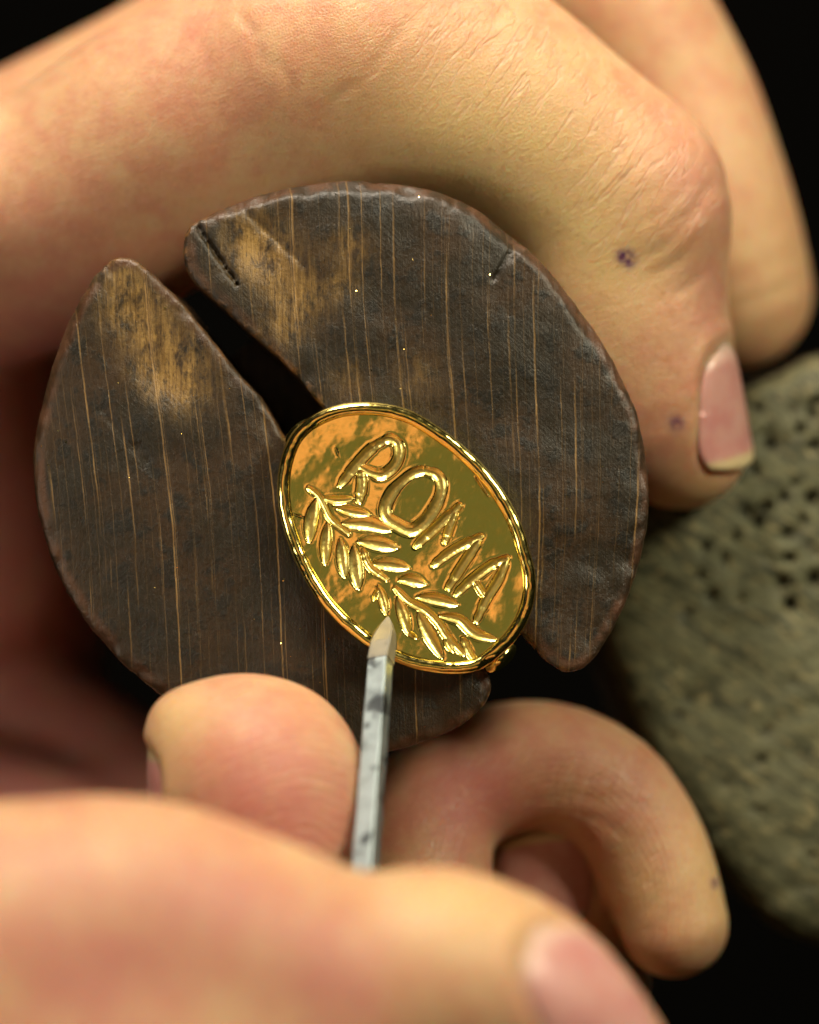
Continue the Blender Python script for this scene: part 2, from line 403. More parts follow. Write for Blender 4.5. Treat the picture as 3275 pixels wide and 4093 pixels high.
clamp = empty('ring_clamp'); tag(clamp, 'round dark wooden ring clamp, split in two jaws, held in a fist', 'ring clamp')
def make_jaw(poly, seed, wear_spots, cracks, label):
    pl = resample(disp(poly), 1.0, smooth=2)
    lo = np.array([pl[:, 0].min()-2, pl[:, 1].min()-2, -20]); hi = np.array([pl[:, 0].max()+2, pl[:, 1].max()+2, 3])
    F = Field(lo, hi, .26)
    X, Y = np.meshgrid(F.ax[0], F.ax[1], indexing='ij')
    d2 = poly_sdf(X, Y, pl)
    q = np.stack([X, Y, X*0+seed*7.3], -1)
    # uneven, worn outline and undulating front
    d2 = d2+.10*fbm(q*.16, 2, seed)+.05*fbm(q*1.1, 3, seed+5)+.25*np.maximum(0, fbm(q*.45, 2, seed+7)-.45)*np.clip((d2+4)/4, 0, 1)
    # distance from the middle of the clamp
    cx, cy = disp([(716, 985)])[0]
    rr = np.sqrt((X-cx)**2+(Y-cy)**2)
    near = np.clip((d2+2.6)/2.6, 0, 1)
    rid = np.abs(fbm(np.stack([X*.9, Y*.22, X*0+seed], -1), 3, seed+21))
    top = .35*fbm(q*.11, 2, seed+9)+.055*fbm(q*.5, 3, seed+11)-near**2*(.55*np.maximum(0, fbm(q*.5, 3, seed+23))+.35*rid)-.018*np.maximum(rr-20, 0)**1.25
    # cut marks slanting across the front near the outer edge
    a = np.arctan2(Y-cy, X-cx)
    top += -.5*np.clip((rr-22)/8, 0, 1)*np.maximum(0, fbm(np.stack([a*4, rr*.10, a*0+seed], -1), 3, seed+3))**1.3
    for (x, y, r, dep) in wear_spots:
        c = disp([(x, y)])[0]; top -= dep*np.exp(-((X-c[0])**2+(Y-c[1])**2)/(r*r))
    for (x0, y0, x1, y1, wd, dep) in cracks:
        A, B = disp([(x0, y0), (x1, y1)]); e = B-A
        t = np.clip(((X-A[0])*e[0]+(Y-A[1])*e[1])/e.dot(e), 0, 1)
        dd = np.hypot(X-A[0]-t*e[0], Y-A[1]-t*e[1])+.12*fbm(q*1.6, 2, 3)
        top -= dep*np.exp(-(dd/(wd*(1-.6*t)))**2)
    Z = F.ax[2][None, None, :]
    # outer wall leans inward below the rim, slot wall stays upright
    taper = np.maximum(0, -Z-2.5)*.52
    n2 = np.array([-SLOT_DIR[1], SLOT_DIR[0]])
    off = (X-cx)*n2[0]+(Y-cy)*n2[1]
    outer = np.clip((rr-24)/5, 0, 1)*np.clip(np.abs(off)/9, 0, 1)
    wall = d2[..., None]+taper*outer[..., None]
    F.d = smax(wall.astype(np.float32), (Z-top[..., None]).astype(np.float32), .55)
    cham = (.45+.75*np.clip((Y-cy)/22, -.4, 1))*np.clip((rr-20)/6, 0, 1)*(1+.45*fbm(q*.3, 2, seed+31))*np.clip((np.abs(off)-4.5)/5, 0, 1)
    F.d = smax(F.d, ((wall+Z-top[..., None])*.7071+(np.maximum(cham, .12)*.7071)[..., None]).astype(np.float32), .35)
    F.d = smax(F.d, np.broadcast_to(-18.0-Z, F.d.shape).astype(np.float32), 1.5)
    v, f = F.surface(1)
    xy = v[:, :2]; cxy = np.array([cx, cy])
    x = v[:, 0]-0; dn = -(v[:, 1])
    slope = .095-(x+26)**2*6.5e-5
    grain = x-slope*dn+.6*vnoise(v*np.array([.02, .05, .02]), 2)-.12*v[:, 2]
    gi = ((xy-np.array([F.lo[0], F.lo[1]]))/F.h).astype(int); gi = np.minimum(gi, np.array(d2.shape)-1)
    dv = d2[gi[:, 0], gi[:, 1]]
    r_ = np.linalg.norm(xy-cxy, axis=1); offv = np.abs((xy-cxy)@n2)
    isin = (offv < 8.5) & (r_ < 31)
    edge = np.clip((dv+1.35)/.5, 0, 1)*np.clip(r_/22-.3, 0, 1)
    inner = np.clip((dv+.55)/.5, 0, 1)*isin*np.clip(1-np.abs(offv-4)/6, 0, 1)
    edge = edge*(1-np.clip(inner, 0, 1))
    wear = 0
    for (xx, yy, rad, dep) in wear_spots:
        c = disp([(xx, yy)])[0]; wear = wear+min(1.0, dep*3.2)*np.exp(-((xy-c)**2).sum(1)/(rad*rad*.8))
    o = mesh_obj('jaw', v, f, M_CLAMP, clamp, dict(grain=grain, edge=edge, inner=inner, wear=np.clip(wear, 0, 1.2)))
    o['label'] = label
    return F
FL = make_jaw(LEFT, 1, [(345,735,3.4,.42),(385,805,3.0,.42),(330,790,2.2,.25),(280,650,3.4,.30),(255,570,2.4,.18)],
    [(215,860,330,1010,.35,.18),(290,940,330,990,.3,.22)], 'left jaw with a worn yellow hollow at its pointed end')
FR = make_jaw(RIGHT, 2, [(565,550,3.2,.36),(625,625,2.8,.38),(520,500,3.0,.22),(590,700,2.2,.2),(735,520,2.2,.18),(720,600,2.0,.15),(880,790,2.4,.10),(730,790,1.8,.12)],
    [(418,478,500,600,.30,.75),(1085,510,1040,590,.3,.4),(1100,500,1070,560,.25,.3),(500,430,640,560,.4,.22)], 'right jaw, nearly a half disc, sheened grey-green')
# the handle the jaws are cut from, running away from the lens
cc = np.array([*disp([(716, 985)])[0]])
vv, ff = [], []
prof = [(-14, 16.5), (-24, 16), (-34, 13.5), (-60, 13), (-90, 15), (-112, 14.5), (-118, 11), (-120, 0.01)]
for z, r in [(-14, .01)]+prof:
    for k in range(40):
        a = 2*math.pi*k/40; vv.append((cc[0]+r*math.cos(a), cc[1]+r*math.sin(a), z))
for i in range(len(prof)):
    for k in range(40): ff.append((i*40+k, (i+1)*40+k, (i+1)*40+(k+1) % 40, i*40+(k+1) % 40))
nv = len(vv)
mesh_obj('handle', np.array(vv), ff, M_CLAMP, clamp, dict(grain=np.array(vv)[:, 0], edge=np.zeros(nv), inner=np.zeros(nv), wear=np.zeros(nv)))

# ------------------------------------------------------------------ signet ring
def C1(pts, z=2.6):   # positions read in the close view of the ring
    return np.array([P(250+x*.18841, 375+y*.18841, z)[:2] for x, y in pts])
OUT = [(490,155),(600,147),(720,155),(850,190),(970,260),(1100,350),(1220,460),(1320,580),(1400,710),(1460,850),(1482,950),(1510,1050),(1515,1130),(1500,1230),(1460,1330),(1400,1420),(1310,1500),(1250,1550),(1170,1580),(1050,1585),(900,1565),(760,1520),(620,1440),(480,1330),(370,1210),(290,1080),(230,960),(185,830),(155,700),(148,600),(155,500),(180,400),(220,310),(290,240),(390,185)]
out = resample(C1(OUT), .25, smooth=14)
rc = C1([(835, 868)])[0]
ang = np.arctan2(out[:, 1]-rc[1], out[:, 0]-rc[0]); o_ = np.argsort(ang)
rad = np.hypot(out[:, 0]-rc[0], out[:, 1]-rc[1])
NA, NR = 760, 210
th = np.linspace(-math.pi, math.pi, NA, endpoint=False)
R = np.interp(th, ang[o_], rad[o_], period=2*math.pi)
FACE_Z = 2.2
strokes = []   # (points, half width in view px, depth, kind)
def S(pts, hw=24, dep=.34, leaf=False): strokes.append((catmull(np.c_[C1(pts), np.zeros((len(pts), 1))], .05)[:, :2], hw*.01884*1.26, dep, leaf))
# R
S([(478,585),(560,480),(640,395),(715,345)], 24); S([(700,352),(745,338),(785,368),(790,430),(760,488),(700,528),(640,515),(590,490)], 25); S([(590,505),(594,580),(580,668)], 24)
# O
S([(925,508),(985,525),(1015,570),(1012,630),(980,705),(920,785),(855,822),(785,795),(728,755),(720,695),(760,615),(830,545),(890,512),(940,508)], 28)
# M
S([(878,908),(990,805),(1112,692)], 22); S([(1090,728),(1058,815),(1035,885)], 20); S([(972,1010),(1080,930),(1225,856)], 22); S([(1215,880),(1135,1000),(1052,1130)], 22)
# A
S([(1092,1165),(1180,1085),(1280,1010),(1365,972)], 21); S([(1362,985),(1322,1080),(1255,1190),(1202,1305)], 22); S([(1195,1095),(1222,1140),(1248,1180)], 17)
# the sprig: stem pieces, then leaves
S([(308,598),(360,640),(392,695),(430,765),(522,842)], 15, .28); S([(600,930),(635,1015),(722,1085)], 17, .3)
S([(770,1130),(840,1200),(930,1250),(1000,1320),(1045,1390),(1132,1482)], 19, .32); S([(1130,1400),(1180,1500),(1245,1552)], 16, .3)
for a in [([(350,668),(325,770),(315,885)],30),([(412,790),(402,890),(398,1002)],26),([(480,875),(492,970),(502,1070)],28),([(552,915),(560,1020),(575,1132)],31),([(385,655),(460,665),(545,655)],20),([(465,710),(550,728),(635,742)],23),([(495,790),(620,790),(742,822)],31),([(578,885),(670,893),(778,915)],32),([(650,1005),(740,1005),(840,1022)],29),([(795,1090),(860,1090),(932,1108)],27),([(680,1120),(705,1190),(722,1268)],22),([(655,1195),(668,1165),(685,1135)],13),([(785,1185),(815,1280),(842,1378)],26),([(890,1180),(990,1190),(1098,1220)],26),([(895,1262),(945,1370),(1018,1500)],28),([(1010,1280),(1110,1300),(1190,1370),(1302,1405)],25),([(1035,1390),(1055,1430),(1078,1472)],18),([(835,1365),(860,1380),(886,1398)],12)]:
    S(a[0], a[1], .36, True)
S([(230,740),(290,760)], 5, .05); S([(1200,545),(1262,640)], 6, .05); S([(455,385),(470,430)], 5, .05)
rho = np.linspace(0, 1, NR)
XX = rc[0]+np.outer(rho, R*np.cos(th)); YY = rc[1]+np.outer(rho, R*np.sin(th))
s_in = np.outer(1-rho, R)
q3 = np.stack([XX, YY, XX*0], -1)
H = .075*fbm(q3*.20, 2, 31)+.008*fbm(q3*.7, 3, 37)+.0009*fbm(q3*3.0, 2, 41)
H += -.10*(np.clip(1-s_in/5.0, 0, 1)**2)*-1.0            # dish turning up toward the rim
carve = np.zeros_like(H); burr = np.zeros_like(H)
for pts, hw, dep, leaf in strokes:
    n = len(pts); L = np.linspace(0, 1, n)
    prof = np.sin(np.pi*np.clip(L*.94+.03, 0, 1))**.5 if leaf else np.minimum(1, .55+2.2*np.minimum(L, 1-L)+.12*np.sin(L*21))
    m = (XX > pts[:, 0].min()-1.2) & (XX < pts[:, 0].max()+1.2) & (YY > pts[:, 1].min()-1.2) & (YY < pts[:, 1].max()+1.2)
    px, py = XX[m], YY[m]
    D2 = (px[:, None]-pts[None, :, 0])**2+(py[:, None]-pts[None, :, 1])**2
    j = D2.argmin(1); d = np.sqrt(D2[np.arange(len(j)), j]); wv = hw*prof[j]
    u = np.clip(d/wv, 0, 1)
    carve[m] = np.maximum(carve[m], dep*prof[j]*(1-u**2)**1.0)
    burr[m] = np.maximum(burr[m], .018*np.exp(-((d-wv*1.15)/.12)**2))
H = H+burr*(carve < .02)-carve
H += (.012*fbm(q3*3.5, 2, 51))*(carve > .02)
vz = FACE_Z+H
vv = np.stack([XX, YY, vz], -1)[1:].reshape(-1, 3)
cen = np.array([[rc[0], rc[1], vz[0].mean()]])
nn = NR-1
I = (np.arange(nn-1)[:, None]*NA+np.arange(NA)[None])
J = (np.arange(nn-1)[:, None]*NA+(np.arange(NA)[None]+1) % NA)
quads = np.stack([I, I+NA, J+NA, J], -1).reshape(-1, 4)
faces = quads
# close the centre with thin quads onto one point is avoided: a tiny disc of NA triangles as degenerate-free fan
ring = empty('signet_ring'); tag(ring, 'gold oval signet ring engraved ROMA above a leafy sprig, gripped in the clamp', 'ring')
vv = np.vstack([vv, cen])
face_list = [tuple(q) for q in faces.tolist()]+[(len(vv)-1, k, (k+1) % NA) for k in range(NA)]
# outer skirt and underside so that the face is a solid plate
base = len(vv); er = (nn-1)*NA
sk = np.stack([XX[-1], YY[-1], np.full(NA, FACE_Z-1.6)], -1)
vv = np.vstack([vv, sk, [[rc[0], rc[1], FACE_Z-1.6]]])
face_list += [(er+k, base+k, base+(k+1) % NA, er+(k+1) % NA) for k in range(NA)]+[(base+NA, base+(k+1) % NA, base+k) for k in range(NA)]
cutv = np.zeros(len(vv)); cutv[:nn*NA] = np.clip(carve[1:]/.10, 0, 1).ravel()
fo = mesh_obj('engraved_face', vv, face_list, M_GOLD, ring, dict(cut=cutv)); fo['label'] = 'oval gold plate engraved with the word ROMA and a sprig'
# rim: a rounded lip following the outline
def sweep_loop(path, sec, z0, closed=True):
    n = len(path); tg = np.roll(path, -1, 0)-np.roll(path, 1, 0); tg /= np.linalg.norm(tg, axis=1)[:, None]
    nr = np.stack([tg[:, 1], -tg[:, 0]], 1)
    v = []
    for (a, b) in sec: v.append(np.c_[path+nr*a, np.full(n, z0)+b])
    v = np.stack(v, 1).reshape(-1, 3); m = len(sec)
    f = []
    for i in range(n):
        for k in range(m):
            f.append((i*m+k, i*m+(k+1) % m, ((i+1) % n)*m+(k+1) % m, ((i+1) % n)*m+k))
    return v, np.array(f)
path = np.c_[rc[0]+(R-.55)*np.cos(th), rc[1]+(R-.55)*np.sin(th)][::2]
if False: pass
sec = [(.66*math.cos(a)*(1.0 if math.cos(a) > 0 else 1.0), .66*math.sin(a) if math.sin(a) > 0 else 1.5*math.sin(a)) for a in np.linspace(0, 2*math.pi, 18, endpoint=False)]
v, f = sweep_loop(path, sec, FACE_Z+.16)
v[:, 2] += .10*vnoise(np.c_[v[:, :2]*.5, v[:, 2]*0], 8)+.03*vnoise(np.c_[v[:, :2]*1.7, v[:, 2]*0], 9)
nick = C1([(1262, 1535)])[0]; v[:, 2] -= .45*np.exp(-((v[:, :2]-nick)**2).sum(1)/.35)
mesh_obj('rim', v, f, M_GOLD_RIM, ring)
# band: a hoop standing in the slot
A, B = P(293, 424, 0)[:2], P(508, 666, 0)[:2]
mid, half = (A+B)/2, np.linalg.norm(B-A)/2; ax = (B-A)/(2*half); pr = np.array([-ax[1], ax[0]])
vv, ff = [], []; NB, NS = 72, 16
for i in range(NB):
    a = math.pi*(i/(NB-1)); cx_, cz_ = -math.cos(a), -math.sin(a)
    rx, rz = half-1.1, 19.0
    for k in range(NS):
        b = 2*math.pi*k/NS; wd = 1.45+.35*abs(math.cos(a))**3; tk = .85
        bead = 1+.10*math.sin(i*2.4)*(abs(math.cos(a)) > .8)
        o = tk*math.cos(b)*bead
        xx = cx_*(rx+o); zz = .9+cz_*(rz+o) if a not in (0,) else .9
        y = wd*math.sin(b)*bead
        vv.append((mid[0]+ax[0]*xx+pr[0]*y, mid[1]+ax[1]*xx+pr[1]*y, zz))
for i in range(NB-1):
    for k in range(NS): ff.append((i*NS+k, i*NS+(k+1) % NS, (i+1)*NS+(k+1) % NS, (i+1)*NS+k))
ff += [tuple(range(NS))[::-1], tuple((NB-1)*NS+k for k in range(NS))]
mesh_obj('band', np.array(vv), ff, M_GOLD_RIM, ring)

# ------------------------------------------------------------------ graver
graver = empty('graver'); tag(graver, 'slim square steel graver with a ground point resting on the gold face', 'engraving tool')
tipP, endP = P(388, 617, FACE_Z+.15), P(359, 1010, 26.0)
axv = endP-tipP; LEN = np.linalg.norm(axv); axv /= LEN
sx = np.cross(axv, np.array([0, 0, 1.0])); sx /= np.linalg.norm(sx); sx = -sx if sx[0] < 0 else sx
sy = np.cross(sx, axv); sy = -sy if sy[2] < 0 else sy
ca, sa = math.cos(.42), math.sin(.42); sx, sy = sx*ca+sy*sa, sy*ca-sx*sa      # bar turned a little on its axis
def bar(sections):
    v, f = [], []
    for (t, hw, hh, ox, oy, ch) in sections:
        c = tipP+axv*t+sx*ox+sy*oy
        for (a, b) in ((1, 1-ch), (1-ch, 1), (-1+ch, 1), (-1, 1-ch), (-1, -1+ch), (-1+ch, -1), (1-ch, -1), (1, -1+ch)): v.append(c+sx*a*hw+sy*b*hh)
    for i in range(len(sections)-1):
        for k in range(8): f.append((i*8+k, i*8+(k+1) % 8, (i+1)*8+(k+1) % 8, (i+1)*8+k))
    f += [tuple(range(8))[::-1], tuple((len(sections)-1)*8+k for k in range(8))]
    return np.array(v), f
v, f = bar([(0, .10, .08, 0, 0, .2), (.9, .55, .30, .02, .15, .2), (2.2, .95, .62, .03, .40, .2), (3.6, 1.10, .90, .02, .70, .18), (5.4, 1.06, 1.03, 0, .92, .14), (5.75, 1.06, 1.03, 0, .95, .12)])
mesh_obj('ground_point', v, f, M_TIP, graver, smooth=False)
v, f = bar([(5.6, .95, .9, 0, .95, .12), (5.72, .97, .96, 0, .95, .10)]+[(t, .97+.012*math.sin(t*1.7), .96, .02*math.sin(t*.9), 1.0, .10) for t in np.linspace(6.2, LEN+6, 24)])
mesh_obj('shaft', v, f, M_STEEL, graver, smooth=False)

# ------------------------------------------------------------------ hands
def ch(*pts): return [np.array([*P(x, y, z), r]) for x, y, z, r in pts]
def gauss(v, spots):
    r = np.zeros(len(v))
    for (x, y, z, rad, wgt) in spots:
        e = v-P(x, y, z)
        if rad < 1.5: e = e*np.array([1, 1, .12])      # small marks sit on whatever skin lies there
        r = r+wgt*np.exp(-(e**2).sum(1)/(rad*rad))
    return r
def nail(F, hand, c, t, n, half_l, half_w, tip_out=0.8, recess=.42, label=None, fit_u=.6, lift=.10, tip_lift=.15):
    """recess a nail bed in the field, return a builder that lays a curved plate over the old surface"""
    c = np.array(c, float); n = np.array(n, float); n /= np.linalg.norm(n)
    t = np.array(t, float); t -= n*t.dot(n); t /= np.linalg.norm(t); b = np.cross(n, t)
    def hit(p):                                   # march from outside down to the skin
        p = p+n*9.0; s = np.zeros(len(p))
        for _ in range(60):
            s = s+np.clip(F.sample(p-n*s[:, None]), -1, 1)*.8
        return p-n*s[:, None]
    NU, NV = 26, 22
    g = []
    for i in range(NU+1):
        u = -1+2*i/NU
        wv = (.30+.70*(1-abs(min(u, 0))**3.0)**.5)*(1-max(u, 0)**5*.22)*(.95+.05*u)
        for j in range(NV+1):
            w_ = -1+2*j/NV
            g.append((u-(.10*w_*w_ if u > 0 else -.12*w_*w_*(-u)), w_*wv, u, w_))
    g = np.array(g)
    base = c[None]+np.outer(g[:, 0]*half_l, t)+np.outer(g[:, 1]*half_w, b)
    p = hit(base)
    # smooth the plate: keep a cylinder-like bow, lift the free edge
    hN = ((p-c)@n).reshape(NU+1, NV+1)
    gu_, gw_ = g[:, 0], g[:, 1]; ok = (np.abs(gw_) < .75) & (gu_ < fit_u)
    basis = np.stack([gu_*0+1, gu_, gw_, gu_**2, gw_**2, gu_*gw_], 1)
    co, *_r = np.linalg.lstsq(basis[ok], hN.ravel()[ok], rcond=None)
    hN = (basis@co).reshape(NU+1, NV+1)
    u = g[:, 2].reshape(NU+1, NV+1)
    hN = hN+lift+np.clip((u-.6)/.4, 0, 1)*tip_lift-np.clip((-u-.75)/.25, 0, 1)*.45-np.clip((np.abs(g[:, 3].reshape(u.shape))-.8)/.2, 0, 1)*.22
    top = c+np.outer(g[:, 0]*half_l, t)+np.outer(g[:, 1]*half_w, b)+hN.ravel()[:, None]*n
    # recess
    R_ = max(half_l, half_w)*1.6+6
    sl = F.box(c-R_, c+R_); X, Y, Z = F.pts(sl)
    dx, dy, dz = X-c[0], Y-c[1], Z-c[2]
    uu = (dx*t[0]+dy*t[1]+dz*t[2])/half_l; ww = (dx*b[0]+dy*b[1]+dz*b[2])/half_w; hh = dx*n[0]+dy*n[1]+dz*n[2]
    e = (np.abs(np.clip(uu, -3, 3)*.97)**3.0+np.abs(ww)**3.0)**(1/3.0)
    m = np.clip((1.06-e)/.16, 0, 1); m = m*m*(3-2*m)*(hh > -3)
    fold = np.exp(-((e-1.14)/.10)**2)*(hh > -3)*np.clip((.75-uu)/.3, 0, 1)
    F.d[sl] = F.d[sl]+recess*m-.22*fold
    def build():
        N1 = len(top); bot = top-n*.42
        f = []
        W = NV+1
        for i in range(NU):
            for j in range(NV):
                a = i*W+j; f.append((a, a+W, a+W+1, a+1)); f.append((N1+a, N1+a+1, N1+a+W+1, N1+a+W))
        rim_ = [(0, j) for j in range(NV)]+[(i, NV) for i in range(NU)]+[(NU, NV-j) for j in range(NV)]+[(NU-i, 0) for i in range(NU)]
        ids = [i*W+j for i, j in rim_]
        for a, b2 in zip(ids, ids[1:]+ids[:1]): f.append((a, b2, N1+b2, N1+a))
        o = mesh_obj('fingernail', np.vstack([top, bot]), f, M_NAIL, hand, dict(u=np.r_[g[:, 2], g[:, 2]], v=np.r_[g[:, 3], g[:, 3]]))
        import bmesh
        bm = bmesh.new(); bm.from_mesh(o.data); bmesh.ops.recalc_face_normals(bm, faces=bm.faces); bm.to_mesh(o.data); bm.free()
        if label: o['label'] = label
    return build
def finish_hand(name, F, label, red, yel, dark, wrinkle, ridges, nails, creases=()):
    v, f = F.surface(2)
    # creases: thin soft furrows pressed into the skin that faces the lens
    gr = np.stack([F.sample(v+e)-F.sample(v-e) for e in np.eye(3)*.6], 1); gr /= np.linalg.norm(gr, axis=1)[:, None]+1e-9
    dep = np.zeros(len(v))
    for (zmin, wd, dp, line) in creases:
        q = np.array([P(x, y, -6)[:2] for x, y in line]); q = catmull(np.c_[q, np.zeros(len(q))], .4)[:, :2]
        m = np.where((v[:, 2] > zmin) & (gr[:, 2] > .1) & (v[:, 0] > q[:, 0].min()-2) & (v[:, 0] < q[:, 0].max()+2) & (v[:, 1] > q[:, 1].min()-2) & (v[:, 1] < q[:, 1].max()+2))[0]
        if not len(m): continue
        D2 = ((v[m, None, :2]-q[None])**2).sum(2); k = D2.argmin(1); t_ = k/(len(q)-1)
        dep[m] += dp*np.sin(np.pi*np.clip(t_*.9+.05, 0, 1))*(np.exp(-D2.min(1)/(wd*wd))-.35*np.exp(-D2.min(1)/(wd*wd*5)))
    v = v-gr*dep[:, None]
    ph = np.zeros(len(v)); rm = np.zeros(len(v))
    for (x, y, z, rad, pitch) in ridges:
        c = P(x, y, z); dd = np.linalg.norm((v-c)*np.array([1, .8, .9]), axis=1); m = np.clip((rad-dd)/6, 0, 1)*(.45 if z < 0 else .8)
        ph = np.where(m > rm, dd*2*math.pi/pitch, ph); rm = np.maximum(rm, m)
    o = mesh_obj(name, v, f, M_SKIN, None, dict(red=np.clip(gauss(v, red), 0, 1), yel=np.clip(gauss(v, yel), 0, 1), dark=np.clip(gauss(v, dark)*1.3, 0, 1),
        wrinkle=np.clip(gauss(v, wrinkle), 0, 1), ridge=ph, ridgemask=rm))
    tag(o, label, 'hand', 'hands at work')
    for b in nails: b(o)
    return o

# -- the hand that holds the clamp
F = Field((-56, -70, -98), (50, 68, 22), .54)
F.add(ch((-90,215,-26,13),(-20,205,-22,12),(60,188,-20,11.3),(160,122,-17,11.2),(270,74,-15,11.2),(380,52,-14,11.0),(470,70,-14,10.6),(552,126,-14,9.9),(615,178,-15,9.3),(640,245,-16,8.9),(646,320,-16,8.7),(658,385,-17,8.5),(672,425,-18,7.9),(682,443,-18,7.0)), 5)
mid_ = F.sweep_field(ch((0,190,-40,12),(150,110,-38,11.5),(320,10,-36,11),(480,-40,-33,11),(590,-10,-33,10.3),(660,85,-34,9.7),(697,180,-34,9.6),(720,250,-35,9.3),(733,292,-36,8.8)))
F.d = smin(F.d, mid_, 1.2)
# softer flesh on the palm side of the forefinger, pressed against the clamp
F.add(ch((-20,260,-28,12),(90,235,-24,10.5),(200,170,-19,10.5),(300,125,-16,10.5),(390,108,-14.5,10.4),(470,125,-14.5,10.2),(530,168,-15,9.6),(575,220,-15.5,9.2),(598,280,-16,8.8),(612,350,-17,8.2),(630,410,-18,7.5)), 6)
F.add(ch((646,188,-13,8.0),(652,210,-13,7.8)), 5); F.add(ch((300,52,-12,9.5),(350,40,-11,9.5)), 6)
# palm, web and heel, in the shade behind the clamp
F.add(ch((-110,250,-44,17),(-70,380,-56,18),(-40,520,-66,18),(-40,680,-78,18),(0,830,-74,18),(60,960,-56,18)), 9)
F.add(ch((-90,250,-32,14),(-60,330,-40,12.5),(-45,430,-50,11),(-10,560,-56,10)), 8)
F.add(ch((-60,690,-66,8),(20,715,-64,8),(90,755,-62,8),(170,830,-56,9)), 5); F.add(ch((-80,790,-58,9),(0,815,-56,9),(80,860,-52,10)), 4)
# thumb
TH = F.sweep_field(ch((232,766,8.6,8.8),(242,775,8.8,9.4),(264,800,9.5,9.9),(272,880,8,10.4),(275,980,3,11.5),(215,1100,-12,14),(90,1130,-30,17),(-20,1050,-42,18)))
TH = smin(TH, F.sweep_field(ch((262,778,8.6,9.6),(262,840,9,10.2))), 3)
TH = smin(TH, F.sweep_field(ch((246,800,8.6,9.5),(247,850,9,9.8),(252,930,8,10.4))), 3)
TH = smin(TH, F.sweep_field(ch((183,726,10,3.3),(192,732,10,4.2))), 3)
F.d = smin(F.d, TH, 6)
# flexion creases
for c in ([(556,8,-5,.35),(585,52,-4,.35),(600,120,-4,.3)],): pass
hand_nails = []
n_idx = nail(F, None, P(722, 406, -14), (.22, -1, -.1), (.91, .10, .50), 6.7, 5.1, label='pink forefinger nail with a pale yellow free edge')
n_th = nail(F, None, P(160, 815, 9), (.05, 1, -0.02), (-.92, 0, .26), 7.0, 6.2, fit_u=.9, lift=-.55, tip_lift=-.25, recess=.65, label='thumbnail seen edge-on beside the fleshy tip')
def mk(b):
    return b
holder = finish_hand('hand', F, 'hand wrapped round the dark wooden clamp, forefinger over its top, thumb below',
    red=[(255,770,18,8,.35),(295,820,18,9,.5),(240,850,18,8,.35),(700,200,-8,5,.5),(660,150,-8,6,.45),(690,320,-10,6,.4),(640,470,-12,6,.45),(70,320,-22,15,.7),(0,420,-45,22,1.0),(20,560,-55,25,1.0),(60,760,-55,25,.8),(180,40,-6,8,.25),(420,20,-6,8,.35),(715,290,-10,3,.5)],  # the palm spots put the red warmth of its shade into the skin colour
    yel=[(480,150,-6,10,.8),(560,200,-8,9,.8),(620,270,-8,6,.6),(400,110,-5,9,.4),(690,500,-14,4,.6),(175,720,14,4,.7),(168,790,14,3.5,.6),(780,250,-28,9,.4)],  # forefinger and thumb spots paint yellow highlights into the skin colour
    dark=[(624,256,-6,.75,1.1),(630,261,-6,.6,1.0),(676,424,-9.5,.7,1.0)],
    wrinkle=[(480,40,-5,9,.9),(560,60,-5,8,.7),(640,130,-6,7,.6),(680,210,-7,7,.8),(640,210,-7,7,.6),(200,60,-6,9,.3),(40,700,-30,25,.5)],
    ridges=[(285,885,14,21,.56)], nails=[], creases=[(-26, .55, .20, l) for l in (
        [(536,39),(548,5)],[(486,36),(509,2)],[(532,59),(543,44)],[(475,65),(504,31)],[(446,17),(455,1)],[(405,44),(427,5)],[(570,167),(584,150)],[(611,199),(640,158)],
        [(626,228),(662,213),(689,184)],[(633,262),(667,243),(706,206)],[(643,279),(679,260),(703,230)],[(598,185),(622,150),(640,128)],[(236,5),(246,27),(261,39)],[(276,59),(291,86),(291,111)],
        [(365,86),(382,62),(419,10)],[(318,148),(335,103),(365,86)],[(250,20),(262,60),(280,75)],[(660,300),(690,285),(715,262)],[(200,35),(208,60),(206,85)])]
        +[(-26, .9, .30, l) for l in ([(655,232),(690,212),(716,180)],[(560,30),(590,60),(600,100)])])
for b, lb in ((n_idx, 'pink nail of the forefinger with a pale free edge'), (n_th, 'thumbnail seen edge-on')):
    b()
for o in [o for o in COL.objects if o.name.startswith('fingernail') and o.parent is None]: o.parent = holder

# -- the hand that drives the graver
F = Field((-56, -72, -46), (44, -14, 62), .54)
F.add(ch((-170,1010,41,16),(-60,970,40,14.6),(40,950,39,13.4),(130,936,38,12.4),(230,958,37,11.6),(320,985,36,10.8),(380,990,35,10.6),(440,990,35,11.0),(505,1012,34,10.5),(558,1056,33,9.5),(600,1105,32,8.6)), 4)
F.add(ch((-170,1150,34,22),(0,1180,30,22),(150,1200,26,18),(280,1190,20,13)), 10)
F.add(ch((-170,1120,41,18),(-20,1110,40,17),(130,1095,38,16.5),(260,1110,36,14.5),(380,1120,33,12.5),(470,1130,31,11)), 9)
